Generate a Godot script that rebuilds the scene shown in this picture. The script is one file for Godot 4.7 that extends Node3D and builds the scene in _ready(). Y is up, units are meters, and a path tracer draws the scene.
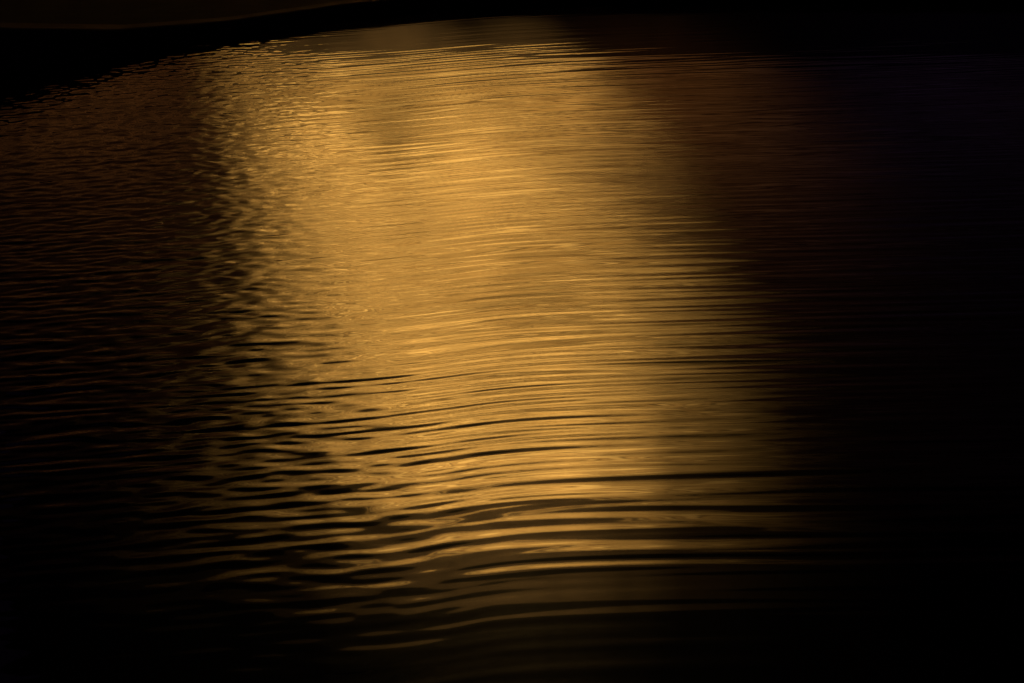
extends Node3D
# Night on a canal: calm, gently rippled black water mirrors the floodlit gable wall of a building on the far quay.

const EYE := 5.0          # metres from the water to the lens
const PITCH := 23.0       # degrees the camera looks down
const FOCAL := 1274.0     # focal length in pixels of the 1024 x 683 picture
const QUAY_TOP := 0.34    # metres from the water to the coping
const WALL_AT := 46.0     # metres to the floodlit wall

var chop_noise: FastNoiseLite
var chop_fine_noise: FastNoiseLite
var swell_noise: FastNoiseLite
var ripple_noise: FastNoiseLite
var fine_noise: FastNoiseLite
var patch_noise: FastNoiseLite
var ridges: Array = []

func _ready() -> void:
	set_camera_and_light()
	build_water()
	build_quay()
	build_warehouse()
	build_neighbours()
	build_floodlights()

# ------------------------------------------------------------------ camera, sky, light
func set_camera_and_light() -> void:
	var cam := Camera3D.new()
	cam.name = "camera"
	cam.fov = rad_to_deg(2.0 * atan(341.5 / FOCAL))
	cam.near = 0.1
	cam.far = 900.0
	add_child(cam)
	cam.position = Vector3(0, EYE, 0)
	cam.rotation_degrees = Vector3(-PITCH, 0, 0)
	cam.current = true

	var env := Environment.new()
	var sky_look := ProceduralSkyMaterial.new()
	sky_look.sky_top_color = Color(0.09, 0.052, 0.118)
	sky_look.sky_horizon_color = Color(0.088, 0.052, 0.11)
	sky_look.ground_bottom_color = Color(0.01, 0.01, 0.02)
	sky_look.ground_horizon_color = Color(0.02, 0.016, 0.03)
	var sky := Sky.new()
	sky.sky_material = sky_look
	env.background_mode = Environment.BG_SKY
	env.sky = sky
	env.background_energy_multiplier = 1.0
	env.tonemap_mode = Environment.TONE_MAPPER_LINEAR
	env.tonemap_exposure = 1.0
	env.sdfgi_enabled = true
	env.ssao_enabled = true
	env.ssil_enabled = true
	var we := WorldEnvironment.new()
	we.name = "night_air"
	we.environment = env
	add_child(we)

	var moon := DirectionalLight3D.new()      # a thin moon high behind the camera
	moon.name = "moonlight"
	moon.light_energy = 0.0015
	moon.light_angular_distance = 0.5
	moon.light_color = Color(0.75, 0.8, 1.0)
	moon.shadow_enabled = true
	moon.rotation_degrees = Vector3(-58, 25, 0)
	add_child(moon)

# ------------------------------------------------------------------ small helpers
func noise(seed_value: int) -> FastNoiseLite:
	var n := FastNoiseLite.new()
	n.seed = seed_value
	n.noise_type = FastNoiseLite.TYPE_SIMPLEX_SMOOTH
	n.frequency = 1.0
	n.fractal_type = FastNoiseLite.FRACTAL_NONE
	return n

func tag(o: Node, label: String, category: String, group := "") -> void:
	o.set_meta("label", label)
	o.set_meta("category", category)
	if group != "":
		o.set_meta("group", group)

func mesh_node(called: String, m: Mesh, mat: Material, parent: Node) -> MeshInstance3D:
	var o := MeshInstance3D.new()
	o.name = called
	o.mesh = m
	o.material_override = mat
	o.cast_shadow = GeometryInstance3D.SHADOW_CASTING_SETTING_ON
	parent.add_child(o, true)
	return o

func quad(st: SurfaceTool, a: Vector3, b: Vector3, c: Vector3, d: Vector3) -> void:
	for p in [a, b, c, a, c, d]:
		st.add_vertex(p)

func box(size: Vector3) -> Mesh:
	var m := BoxMesh.new()
	m.size = size
	return m

func prism(outline: PackedVector2Array, z0: float, z1: float) -> ArrayMesh:
	# an upright outline (x, y), counter-clockwise, given depth from z0 (back) to z1 (front)
	var st := SurfaceTool.new()
	st.begin(Mesh.PRIMITIVE_TRIANGLES)
	st.set_smooth_group(-1)
	var ids := Geometry2D.triangulate_polygon(outline)
	for i in range(0, ids.size(), 3):
		var a := outline[ids[i]]
		var b := outline[ids[i + 1]]
		var c := outline[ids[i + 2]]
		if (b - a).cross(c - a) > 0.0:
			var t := b
			b = c
			c = t
		for p in [a, b, c]:
			st.add_vertex(Vector3(p.x, p.y, z1))
		for p in [a, c, b]:
			st.add_vertex(Vector3(p.x, p.y, z0))
	var n := outline.size()
	for i in n:
		var p := outline[i]
		var q := outline[(i + 1) % n]
		quad(st, Vector3(p.x, p.y, z1), Vector3(p.x, p.y, z0), Vector3(q.x, q.y, z0), Vector3(q.x, q.y, z1))
	st.generate_normals()
	return st.commit()

func mottled(base: Color, other: Color, scale: float, seed_value: int, rough: float) -> StandardMaterial3D:
	var n := FastNoiseLite.new()
	n.seed = seed_value
	n.frequency = 0.012
	n.fractal_octaves = 5
	var ramp := Gradient.new()
	ramp.set_color(0, base)
	ramp.set_color(1, other)
	var t := NoiseTexture2D.new()
	t.width = 512
	t.height = 512
	t.seamless = true
	t.noise = n
	t.color_ramp = ramp
	var m := StandardMaterial3D.new()
	m.albedo_texture = t
	m.uv1_triplanar = true
	m.uv1_world_triplanar = true
	m.uv1_scale = Vector3.ONE * scale
	m.roughness = rough
	return m

# ------------------------------------------------------------------ the water
func crest_line(x: float, d: float) -> float:
	# the wave trains swing round: their crests bend away from the eye towards the right
	var bend := (0.13 if x < 0.0 else 0.06) * 8.0 * (sqrt(1.0 + x * x / 4.0) - 1.0)
	var far := maxf(d, 4.0)
	return d - (0.04 * x * d - bend) / EYE - 0.013 * far * tanh((x / far + 0.05) / 0.065)   # and a bend where the two wave trains meet

func wave(x: float, d: float) -> float:
	# calm, long-crested ripples over most of the basin; left of a wind line they break up into short chop
	var line := x + 0.272 * d - 1.35
	var calm := smoothstep(-0.8 - 0.04 * d, 0.9 + 0.09 * d, line)
	var v := crest_line(x, d)
	var gust := 0.85 + 0.5 * patch_noise.get_noise_2d(x * 0.10, v * 0.17)
	var near := clampf(12.0 / d, 0.52, 1.0) * (0.14 + 0.86 * smoothstep(7.0, 10.2, d)) * clampf(1.75 - 0.033 * d, 0.6, 1.0)   # calmer in the lee of the near bank
	var h := 0.0
	h += 0.0012 * near * swell_noise.get_noise_2d(x / 7.0, v / 0.62)
	h += 0.0052 * near * gust * ripple_noise.get_noise_2d(x / 4.2, v / 0.165)
	h += 0.0010 * near * gust * clampf(1.9 - 0.07 * d, 0.2, 1.0) * fine_noise.get_noise_2d(x / 2.6, v / 0.095)
	var chop := 1.0 - calm
	if chop > 0.0:
		var long := 0.36 + 5.5 / d
		var push := chop * clampf(0.55 + 0.025 * d, 0.6, 1.15) * (0.2 + 0.8 * smoothstep(6.6, 10.0, d)) * (1.0 - 0.6 * smoothstep(26.0, 33.0, d))
		h += push * 0.0056 * chop_noise.get_noise_2d(x / long + v * 0.2, v / 0.28)
		h += push * sqrt(chop) * 0.0062 * chop_fine_noise.get_noise_2d(x / (0.45 * long) + v * 0.3, v / 0.145)
	for r in ridges:
		var line_x: PackedFloat32Array = r[0]
		var line_d: PackedFloat32Array = r[1]
		var last := line_x.size() - 1
		if x < line_x[0] or x > line_x[last]:
			continue
		var k := 0
		while k < last - 1 and x > line_x[k + 1]:
			k += 1
		var t := (x - line_x[k]) / (line_x[k + 1] - line_x[k])
		var off := d - cubic_interpolate(line_d[k], line_d[k + 1], line_d[maxi(k - 1, 0)], line_d[mini(k + 2, last)], t)
		var wide: float = r[2]
		if absf(off) < 3.0 * wide:
			var along := (x - line_x[0]) / (line_x[last] - line_x[0])
			h += 0.6 * r[3] * wide * exp(-off * off / (wide * wide)) * smoothstep(0.0, 0.12, along) * smoothstep(1.0, 0.75, along)
	return h

func water_at(px: float, py: float) -> Vector2:
	# the point of the calm water (x, metres ahead) that a pixel of the photograph shows
	var dir := Vector3(px - 512.0, 341.5 - py, -FOCAL).rotated(Vector3.RIGHT, deg_to_rad(-PITCH))
	return Vector2(dir.x, -dir.z) * (EYE / -dir.y)

func add_ridge(pixels: Array, wide: float, steep: float) -> void:
	# one of the few long wavelets that stand out: its crest line, width and steepness
	var xs := PackedFloat32Array()
	var ds := PackedFloat32Array()
	for p in pixels:
		var w := water_at(p[0], p[1])
		xs.append(w.x)
		ds.append(w.y)
	ridges.append([xs, ds, wide, steep])

func build_water() -> void:
	add_ridge([[340, 514], [450, 506], [540, 499], [610, 499], [720, 501]], 0.13, 0.050)
	add_ridge([[480, 523], [560, 519], [640, 518], [780, 523]], 0.10, 0.045)
	add_ridge([[385, 428], [450, 424], [520, 417], [600, 412], [730, 411]], 0.085, 0.055)
	add_ridge([[300, 345], [380, 342], [440, 334], [520, 329], [660, 326]], 0.09, 0.05)
	add_ridge([[400, 402], [500, 394], [570, 389], [700, 388]], 0.11, 0.034)
	add_ridge([[280, 300], [380, 295], [480, 284], [560, 278], [680, 277]], 0.10, 0.026)
	add_ridge([[400, 456], [470, 449], [540, 443], [610, 440], [720, 440]], 0.10, 0.036)
	add_ridge([[430, 470], [500, 462], [560, 458], [640, 458], [740, 459]], 0.09, 0.032)
	add_ridge([[420, 560], [520, 552], [600, 549], [720, 550]], 0.10, 0.02)
	swell_noise = noise(11)
	ripple_noise = noise(23)
	fine_noise = noise(37)
	chop_noise = noise(41)
	chop_fine_noise = noise(53)
	patch_noise = noise(67)
	# rows run across the canal, closer together where they are near; the outer columns reach far to both sides
	var rows := PackedFloat32Array([-60.0, -20.0, -6.0, -1.0, 2.0, 3.5, 4.6])
	var d := 5.2
	while d < 39.0:
		rows.append(d)
		d += clampf((d * d + EYE * EYE) / (EYE * FOCAL) * 0.8, 0.009, 0.055)
	rows.append(60.0)
	var cols := PackedFloat32Array([-60.0, -20.0, -6.0, -2.0, -0.9])
	var half := 330
	for i in range(-half, half + 1):
		cols.append(0.55 * i / half)
	cols.append_array(PackedFloat32Array([0.9, 2.0, 6.0, 20.0, 60.0]))
	var nr := rows.size()
	var nc := cols.size()
	var verts := PackedVector3Array()
	verts.resize(nr * nc)
	for r in nr:
		var dd := rows[r]
		var reach := maxf(dd, 4.0) + 0.6
		var fine := dd > 5.0 and dd < 39.0
		for c in nc:
			var x := cols[c] * reach
			var y := wave(x, dd) if fine and absf(cols[c]) < 0.6 else 0.0
			verts[r * nc + c] = Vector3(x, y, -dd)
	var normals := PackedVector3Array()
	normals.resize(nr * nc)
	for r in nr:
		var r0 := maxi(r - 1, 0)
		var r1 := mini(r + 1, nr - 1)
		for c in nc:
			var c0 := maxi(c - 1, 0)
			var c1 := mini(c + 1, nc - 1)
			var along := verts[r * nc + c1] - verts[r * nc + c0]
			var away := verts[r1 * nc + c] - verts[r0 * nc + c]
			normals[r * nc + c] = along.cross(away).normalized()
	var idx := PackedInt32Array()
	idx.resize((nr - 1) * (nc - 1) * 6)
	var k := 0
	for r in nr - 1:
		for c in nc - 1:
			var a := r * nc + c
			var b := a + nc
			idx[k] = a
			idx[k + 1] = b
			idx[k + 2] = b + 1
			idx[k + 3] = a
			idx[k + 4] = b + 1
			idx[k + 5] = a + 1
			k += 6
	var arrays := []
	arrays.resize(Mesh.ARRAY_MAX)
	arrays[Mesh.ARRAY_VERTEX] = verts
	arrays[Mesh.ARRAY_NORMAL] = normals
	arrays[Mesh.ARRAY_INDEX] = idx
	var m := ArrayMesh.new()
	m.add_surface_from_arrays(Mesh.PRIMITIVE_TRIANGLES, arrays)
	var look := StandardMaterial3D.new()
	look.albedo_color = Color(0.02, 0.02, 0.035)
	look.roughness = 0.04
	look.metallic_specular = 0.42
	var o := mesh_node("water", m, look, self)
	o.set_meta("kind", "structure")
	o.set_meta("label", "dark rippled water mirroring golden light in long streaks")

# ------------------------------------------------------------------ the far quay
func quay_line() -> PackedVector2Array:
	# where the quay wall meets the water: (x, metres ahead)
	return PackedVector2Array([Vector2(-70, 2), Vector2(-40, 9.5), Vector2(-24, 15.5), Vector2(-14.5, 21.6), Vector2(-10.2, 25.3), Vector2(-8.4, 27.6),
		Vector2(-6.6, 29.9), Vector2(-4.2, 32.6), Vector2(-1.6, 34.3), Vector2(1.3, 35.1), Vector2(6, 35.5), Vector2(14, 35.6), Vector2(40, 36.0), Vector2(90, 37.0)])

func rise(x: float) -> float:
	return 1.6 * smoothstep(-6.5, -15.5, x)     # its parapet climbs towards the bend, added to hide the lit paving

func strip(line: PackedVector2Array, profile: PackedVector2Array, climbs := true) -> ArrayMesh:
	# sweeps a profile (metres behind the line, height) along the quay
	var st := SurfaceTool.new()
	st.begin(Mesh.PRIMITIVE_TRIANGLES)
	st.set_smooth_group(-1)
	for j in profile.size() - 1:
		for i in line.size() - 1:
			var p := profile[j]
			var q := profile[j + 1]
			var a := Vector3(line[i].x, p.y + (rise(line[i].x) if climbs and p.y > 0.0 else 0.0), -line[i].y - p.x)
			var b := Vector3(line[i + 1].x, p.y + (rise(line[i + 1].x) if climbs and p.y > 0.0 else 0.0), -line[i + 1].y - p.x)
			var c := Vector3(line[i + 1].x, q.y + (rise(line[i + 1].x) if climbs and q.y > 0.0 else 0.0), -line[i + 1].y - q.x)
			var e := Vector3(line[i].x, q.y + (rise(line[i].x) if climbs and q.y > 0.0 else 0.0), -line[i].y - q.x)
			quad(st, a, e, c, b)
	st.generate_normals()
	return st.commit()

func build_quay() -> void:
	var stone := mottled(Color(0.11, 0.10, 0.095), Color(0.17, 0.155, 0.14), 0.12, 5, 0.95)
	stone.metallic_specular = 0.08
	var line := quay_line()
	var quay := Node3D.new()
	quay.name = "quay_wall"
	add_child(quay)
	tag(quay, "dark curving stone quay wall along the far edge of the water", "quay wall")
	mesh_node("wall_face", strip(line, PackedVector2Array([Vector2(0, -1.5), Vector2(0.06, QUAY_TOP - 0.25), Vector2(0.5, QUAY_TOP - 0.25), Vector2(0.5, -1.5)])), stone, quay)
	mesh_node("coping", strip(line, PackedVector2Array([Vector2(0.1, QUAY_TOP - 0.247), Vector2(-0.05, QUAY_TOP - 0.22), Vector2(-0.05, QUAY_TOP - 0.03), Vector2(-0.02, QUAY_TOP), Vector2(0.55, QUAY_TOP), Vector2(0.55, QUAY_TOP - 0.247)])), stone, quay)
	var paving := mesh_node("pavement", strip(line, PackedVector2Array([Vector2(0.5, QUAY_TOP - 0.02), Vector2(220, QUAY_TOP - 0.02)]), false), mottled(Color(0.085, 0.082, 0.08), Color(0.12, 0.115, 0.11), 0.2, 9, 0.95), self)
	(paving.material_override as StandardMaterial3D).metallic_specular = 0.0
	paving.set_meta("kind", "structure")

# ------------------------------------------------------------------ the floodlit building and its neighbours
func rect(x0: float, x1: float, y0: float, y1: float) -> PackedVector2Array:
	return PackedVector2Array([Vector2(x0, y0), Vector2(x1, y0), Vector2(x1, y1), Vector2(x0, y1)])

func build_warehouse() -> void:
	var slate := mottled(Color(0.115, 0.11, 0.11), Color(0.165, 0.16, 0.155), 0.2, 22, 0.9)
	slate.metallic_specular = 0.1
	var dim_stone := mottled(Color(0.21, 0.175, 0.145), Color(0.28, 0.235, 0.195), 0.13, 25, 0.9)  # dark tone in place of weak light, at foot and top of the wall
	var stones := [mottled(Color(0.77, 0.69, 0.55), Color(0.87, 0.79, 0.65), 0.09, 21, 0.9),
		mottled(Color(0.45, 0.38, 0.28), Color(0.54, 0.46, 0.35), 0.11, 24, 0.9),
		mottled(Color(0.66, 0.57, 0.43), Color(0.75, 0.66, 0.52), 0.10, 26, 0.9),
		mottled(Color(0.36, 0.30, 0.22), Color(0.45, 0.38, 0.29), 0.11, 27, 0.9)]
	var house := Node3D.new()
	house.name = "warehouse"
	add_child(house)
	house.position = Vector3(3.0, QUAY_TOP - 0.02, -WALL_AT)
	tag(house, "tall banded stone warehouse under golden floodlight, mirrored in the water", "warehouse")
	# alternating pale and brown bands, invented to streak the mirrored light
	var rng := RandomNumberGenerator.new()
	rng.seed = 7
	var lo := 3.36
	mesh_node("dim_base", prism(rect(-25.06, 25.06, 0.0, lo), -26.0, 0.06), dim_stone, house)  # darkened to stand for dimmer light near the foot
	var n := 0
	while lo < 33.0:
		# bands darken towards the top: the fading of the light, put into colour
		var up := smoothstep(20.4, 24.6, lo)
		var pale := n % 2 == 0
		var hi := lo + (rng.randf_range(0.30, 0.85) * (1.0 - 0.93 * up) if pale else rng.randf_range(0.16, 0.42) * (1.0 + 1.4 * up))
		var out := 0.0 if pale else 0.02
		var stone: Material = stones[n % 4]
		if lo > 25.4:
			stone = slate  # darkest tone, ends the painted fade of light
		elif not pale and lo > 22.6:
			stone = dim_stone
		mesh_node("streak_band", prism(rect(-25.0 - out, 25.0 + out, lo, hi), -26.0, out), stone, house)
		lo = hi
		n += 1
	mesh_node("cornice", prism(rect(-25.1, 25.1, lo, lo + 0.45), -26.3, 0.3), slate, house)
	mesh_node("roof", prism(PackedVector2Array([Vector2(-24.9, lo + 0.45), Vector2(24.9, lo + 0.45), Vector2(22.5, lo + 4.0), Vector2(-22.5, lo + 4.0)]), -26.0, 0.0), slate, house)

func build_neighbours() -> void:
	var slate := mottled(Color(0.15, 0.15, 0.17), Color(0.22, 0.23, 0.25), 0.2, 32, 0.7)
	var bricks := [mottled(Color(0.36, 0.29, 0.23), Color(0.46, 0.38, 0.31), 0.15, 31, 0.9), mottled(Color(0.40, 0.22, 0.16), Color(0.50, 0.29, 0.21), 0.15, 33, 0.9)]
	var specs := [[-34.6, 12.2, 17.0, "brown brick house at the bend of the quay, beside the warehouse"], [44.6, 16.2, 3.2, "long low red brick house on the straight part of the quay"]]
	for k in 2:
		var spec: Array = specs[k]
		var b := Node3D.new()
		b.name = "brick_house"
		add_child(b, true)
		b.position = Vector3(spec[0], QUAY_TOP - 0.02, -WALL_AT - 0.5)
		tag(b, spec[3], "house", "brick houses beside the warehouse")
		var w: float = spec[1]
		var hh: float = spec[2]
		mesh_node("wall", prism(rect(-w, w, 0, hh), -14.0, 0.0), bricks[k], b)
		mesh_node("roof", prism(PackedVector2Array([Vector2(-w - 0.05, hh), Vector2(w + 0.05, hh), Vector2(w * 0.8, hh + 0.2 * hh), Vector2(-w * 0.8, hh + 0.2 * hh)]), -14.3, 0.3), slate, b)

# ------------------------------------------------------------------ the floodlights on the quay
func floodlight(at: Vector3, aim: Vector3, cone: float, energy: float, tint: Color, label: String) -> void:
	var metal := StandardMaterial3D.new()
	metal.albedo_color = Color(0.2, 0.2, 0.21)
	metal.metallic = 0.8
	metal.roughness = 0.45
	var f := Node3D.new()
	f.name = "floodlight"
	add_child(f, true)
	f.position = at
	tag(f, label, "floodlight", "floodlights along the quay edge")
	mesh_node("foot", box(Vector3(0.34, 0.05, 0.26)), metal, f).position.y = 0.025
	for side in [-1.0, 1.0]:
		mesh_node("bracket", box(Vector3(0.03, 0.22, 0.06)), metal, f).position = Vector3(0.28 * side, 0.17, 0)
	mesh_node("crossbar", box(Vector3(0.59, 0.03, 0.06)), metal, f).position.y = 0.066
	var head := Node3D.new()
	head.name = "lamp_head"
	f.add_child(head)
	head.look_at_from_position(at + Vector3(0, 0.26, 0), aim)
	head.position = Vector3(0, 0.26, 0)
	mesh_node("housing", box(Vector3(0.5, 0.24, 0.14)), metal, head).position.z = 0.09
	var glow := StandardMaterial3D.new()
	glow.albedo_color = Color(0.9, 0.85, 0.7)
	glow.emission_enabled = true
	glow.emission = tint
	glow.emission_energy_multiplier = 2.0
	mesh_node("lamp_glass", box(Vector3(0.44, 0.18, 0.02)), glow, head).position.z = 0.008
	var beam := SpotLight3D.new()
	beam.name = "beam"
	beam.light_color = tint
	beam.light_energy = energy
	beam.spot_range = 120.0
	beam.spot_angle = cone
	beam.spot_angle_attenuation = 1.0
	beam.light_size = 0.12
	beam.spot_attenuation = 2.0
	beam.shadow_enabled = true
	head.add_child(beam)
	beam.position.z = -0.16

func build_floodlights() -> void:
	var gold := Color(1.0, 0.815, 0.475)
	var amber := Color(1.0, 0.70, 0.42)
	var y := QUAY_TOP - 0.02
	# [x, x of the aim, height of the aim, half cone, energy], counted along the quay from its bend
	var lamps := [[-8.4, -8.0, 5.0, 24.0, 90.0], [-7.6, -7.0, 9.5, 20.0, 470.0], [-6.0, -5.4, 17.5, 18.0, 1200.0], [-5.2, -4.6, 22.0, 10.0, 5800.0], [-4.0, -4.0, 5.0, 26.0, 150.0], [-2.8, -2.0, 22.0, 9.0, 8200.0],
		[-2.0, -1.6, 21.0, 38.0, 1080.0], [-1.2, -2.0, 13.0, 11.0, 700.0], [0.0, 0.0, 5.0, 24.0, 85.0], [0.8, 1.0, 22.0, 9.0, 8800.0], [2.0, 0.8, 10.0, 36.0, 165.0],
		[2.8, 2.2, 20.0, 26.0, 560.0], [4.0, 3.2, 22.0, 10.0, 5400.0], [5.0, 4.2, 22.0, 15.0, 850.0], [6.6, 5.8, 20.0, 17.0, 330.0]]
	var ordinals := ["first", "second", "third", "fourth", "fifth", "sixth", "seventh", "eighth", "ninth", "tenth", "eleventh", "twelfth", "thirteenth", "fourteenth", "last"]
	for k in lamps.size():
		var f: Array = lamps[k]
		floodlight(Vector3(f[0], y, -38.3), Vector3(f[1], f[2], -WALL_AT), f[3], 1.3 * f[4], gold, "golden floodlight on the quay before the warehouse, %s from the bend" % ordinals[k])
	floodlight(Vector3(-15.0, y, -38.0), Vector3(-14.0, 9.0, -WALL_AT), 58.0, 22.0, amber, "added dim amber fill lamp at the bend of the quay")  # added lamp, gives the left side a faint brown wash
	floodlight(Vector3(16.0, y, -37.5), Vector3(16.0, 11.0, -WALL_AT), 60.0, 3.2, Color(0.62, 0.48, 1.0), "added dim violet fill lamp before the far end of the warehouse")  # added lamp, tints the dark right side violet
	floodlight(Vector3(4.8, y, -38.3), Vector3(4.0, 12.0, -WALL_AT), 54.0, 32.0, amber, "added dim amber fill lamp among the last of the golden floodlights")  # added lamp, softens the right edge of the golden light
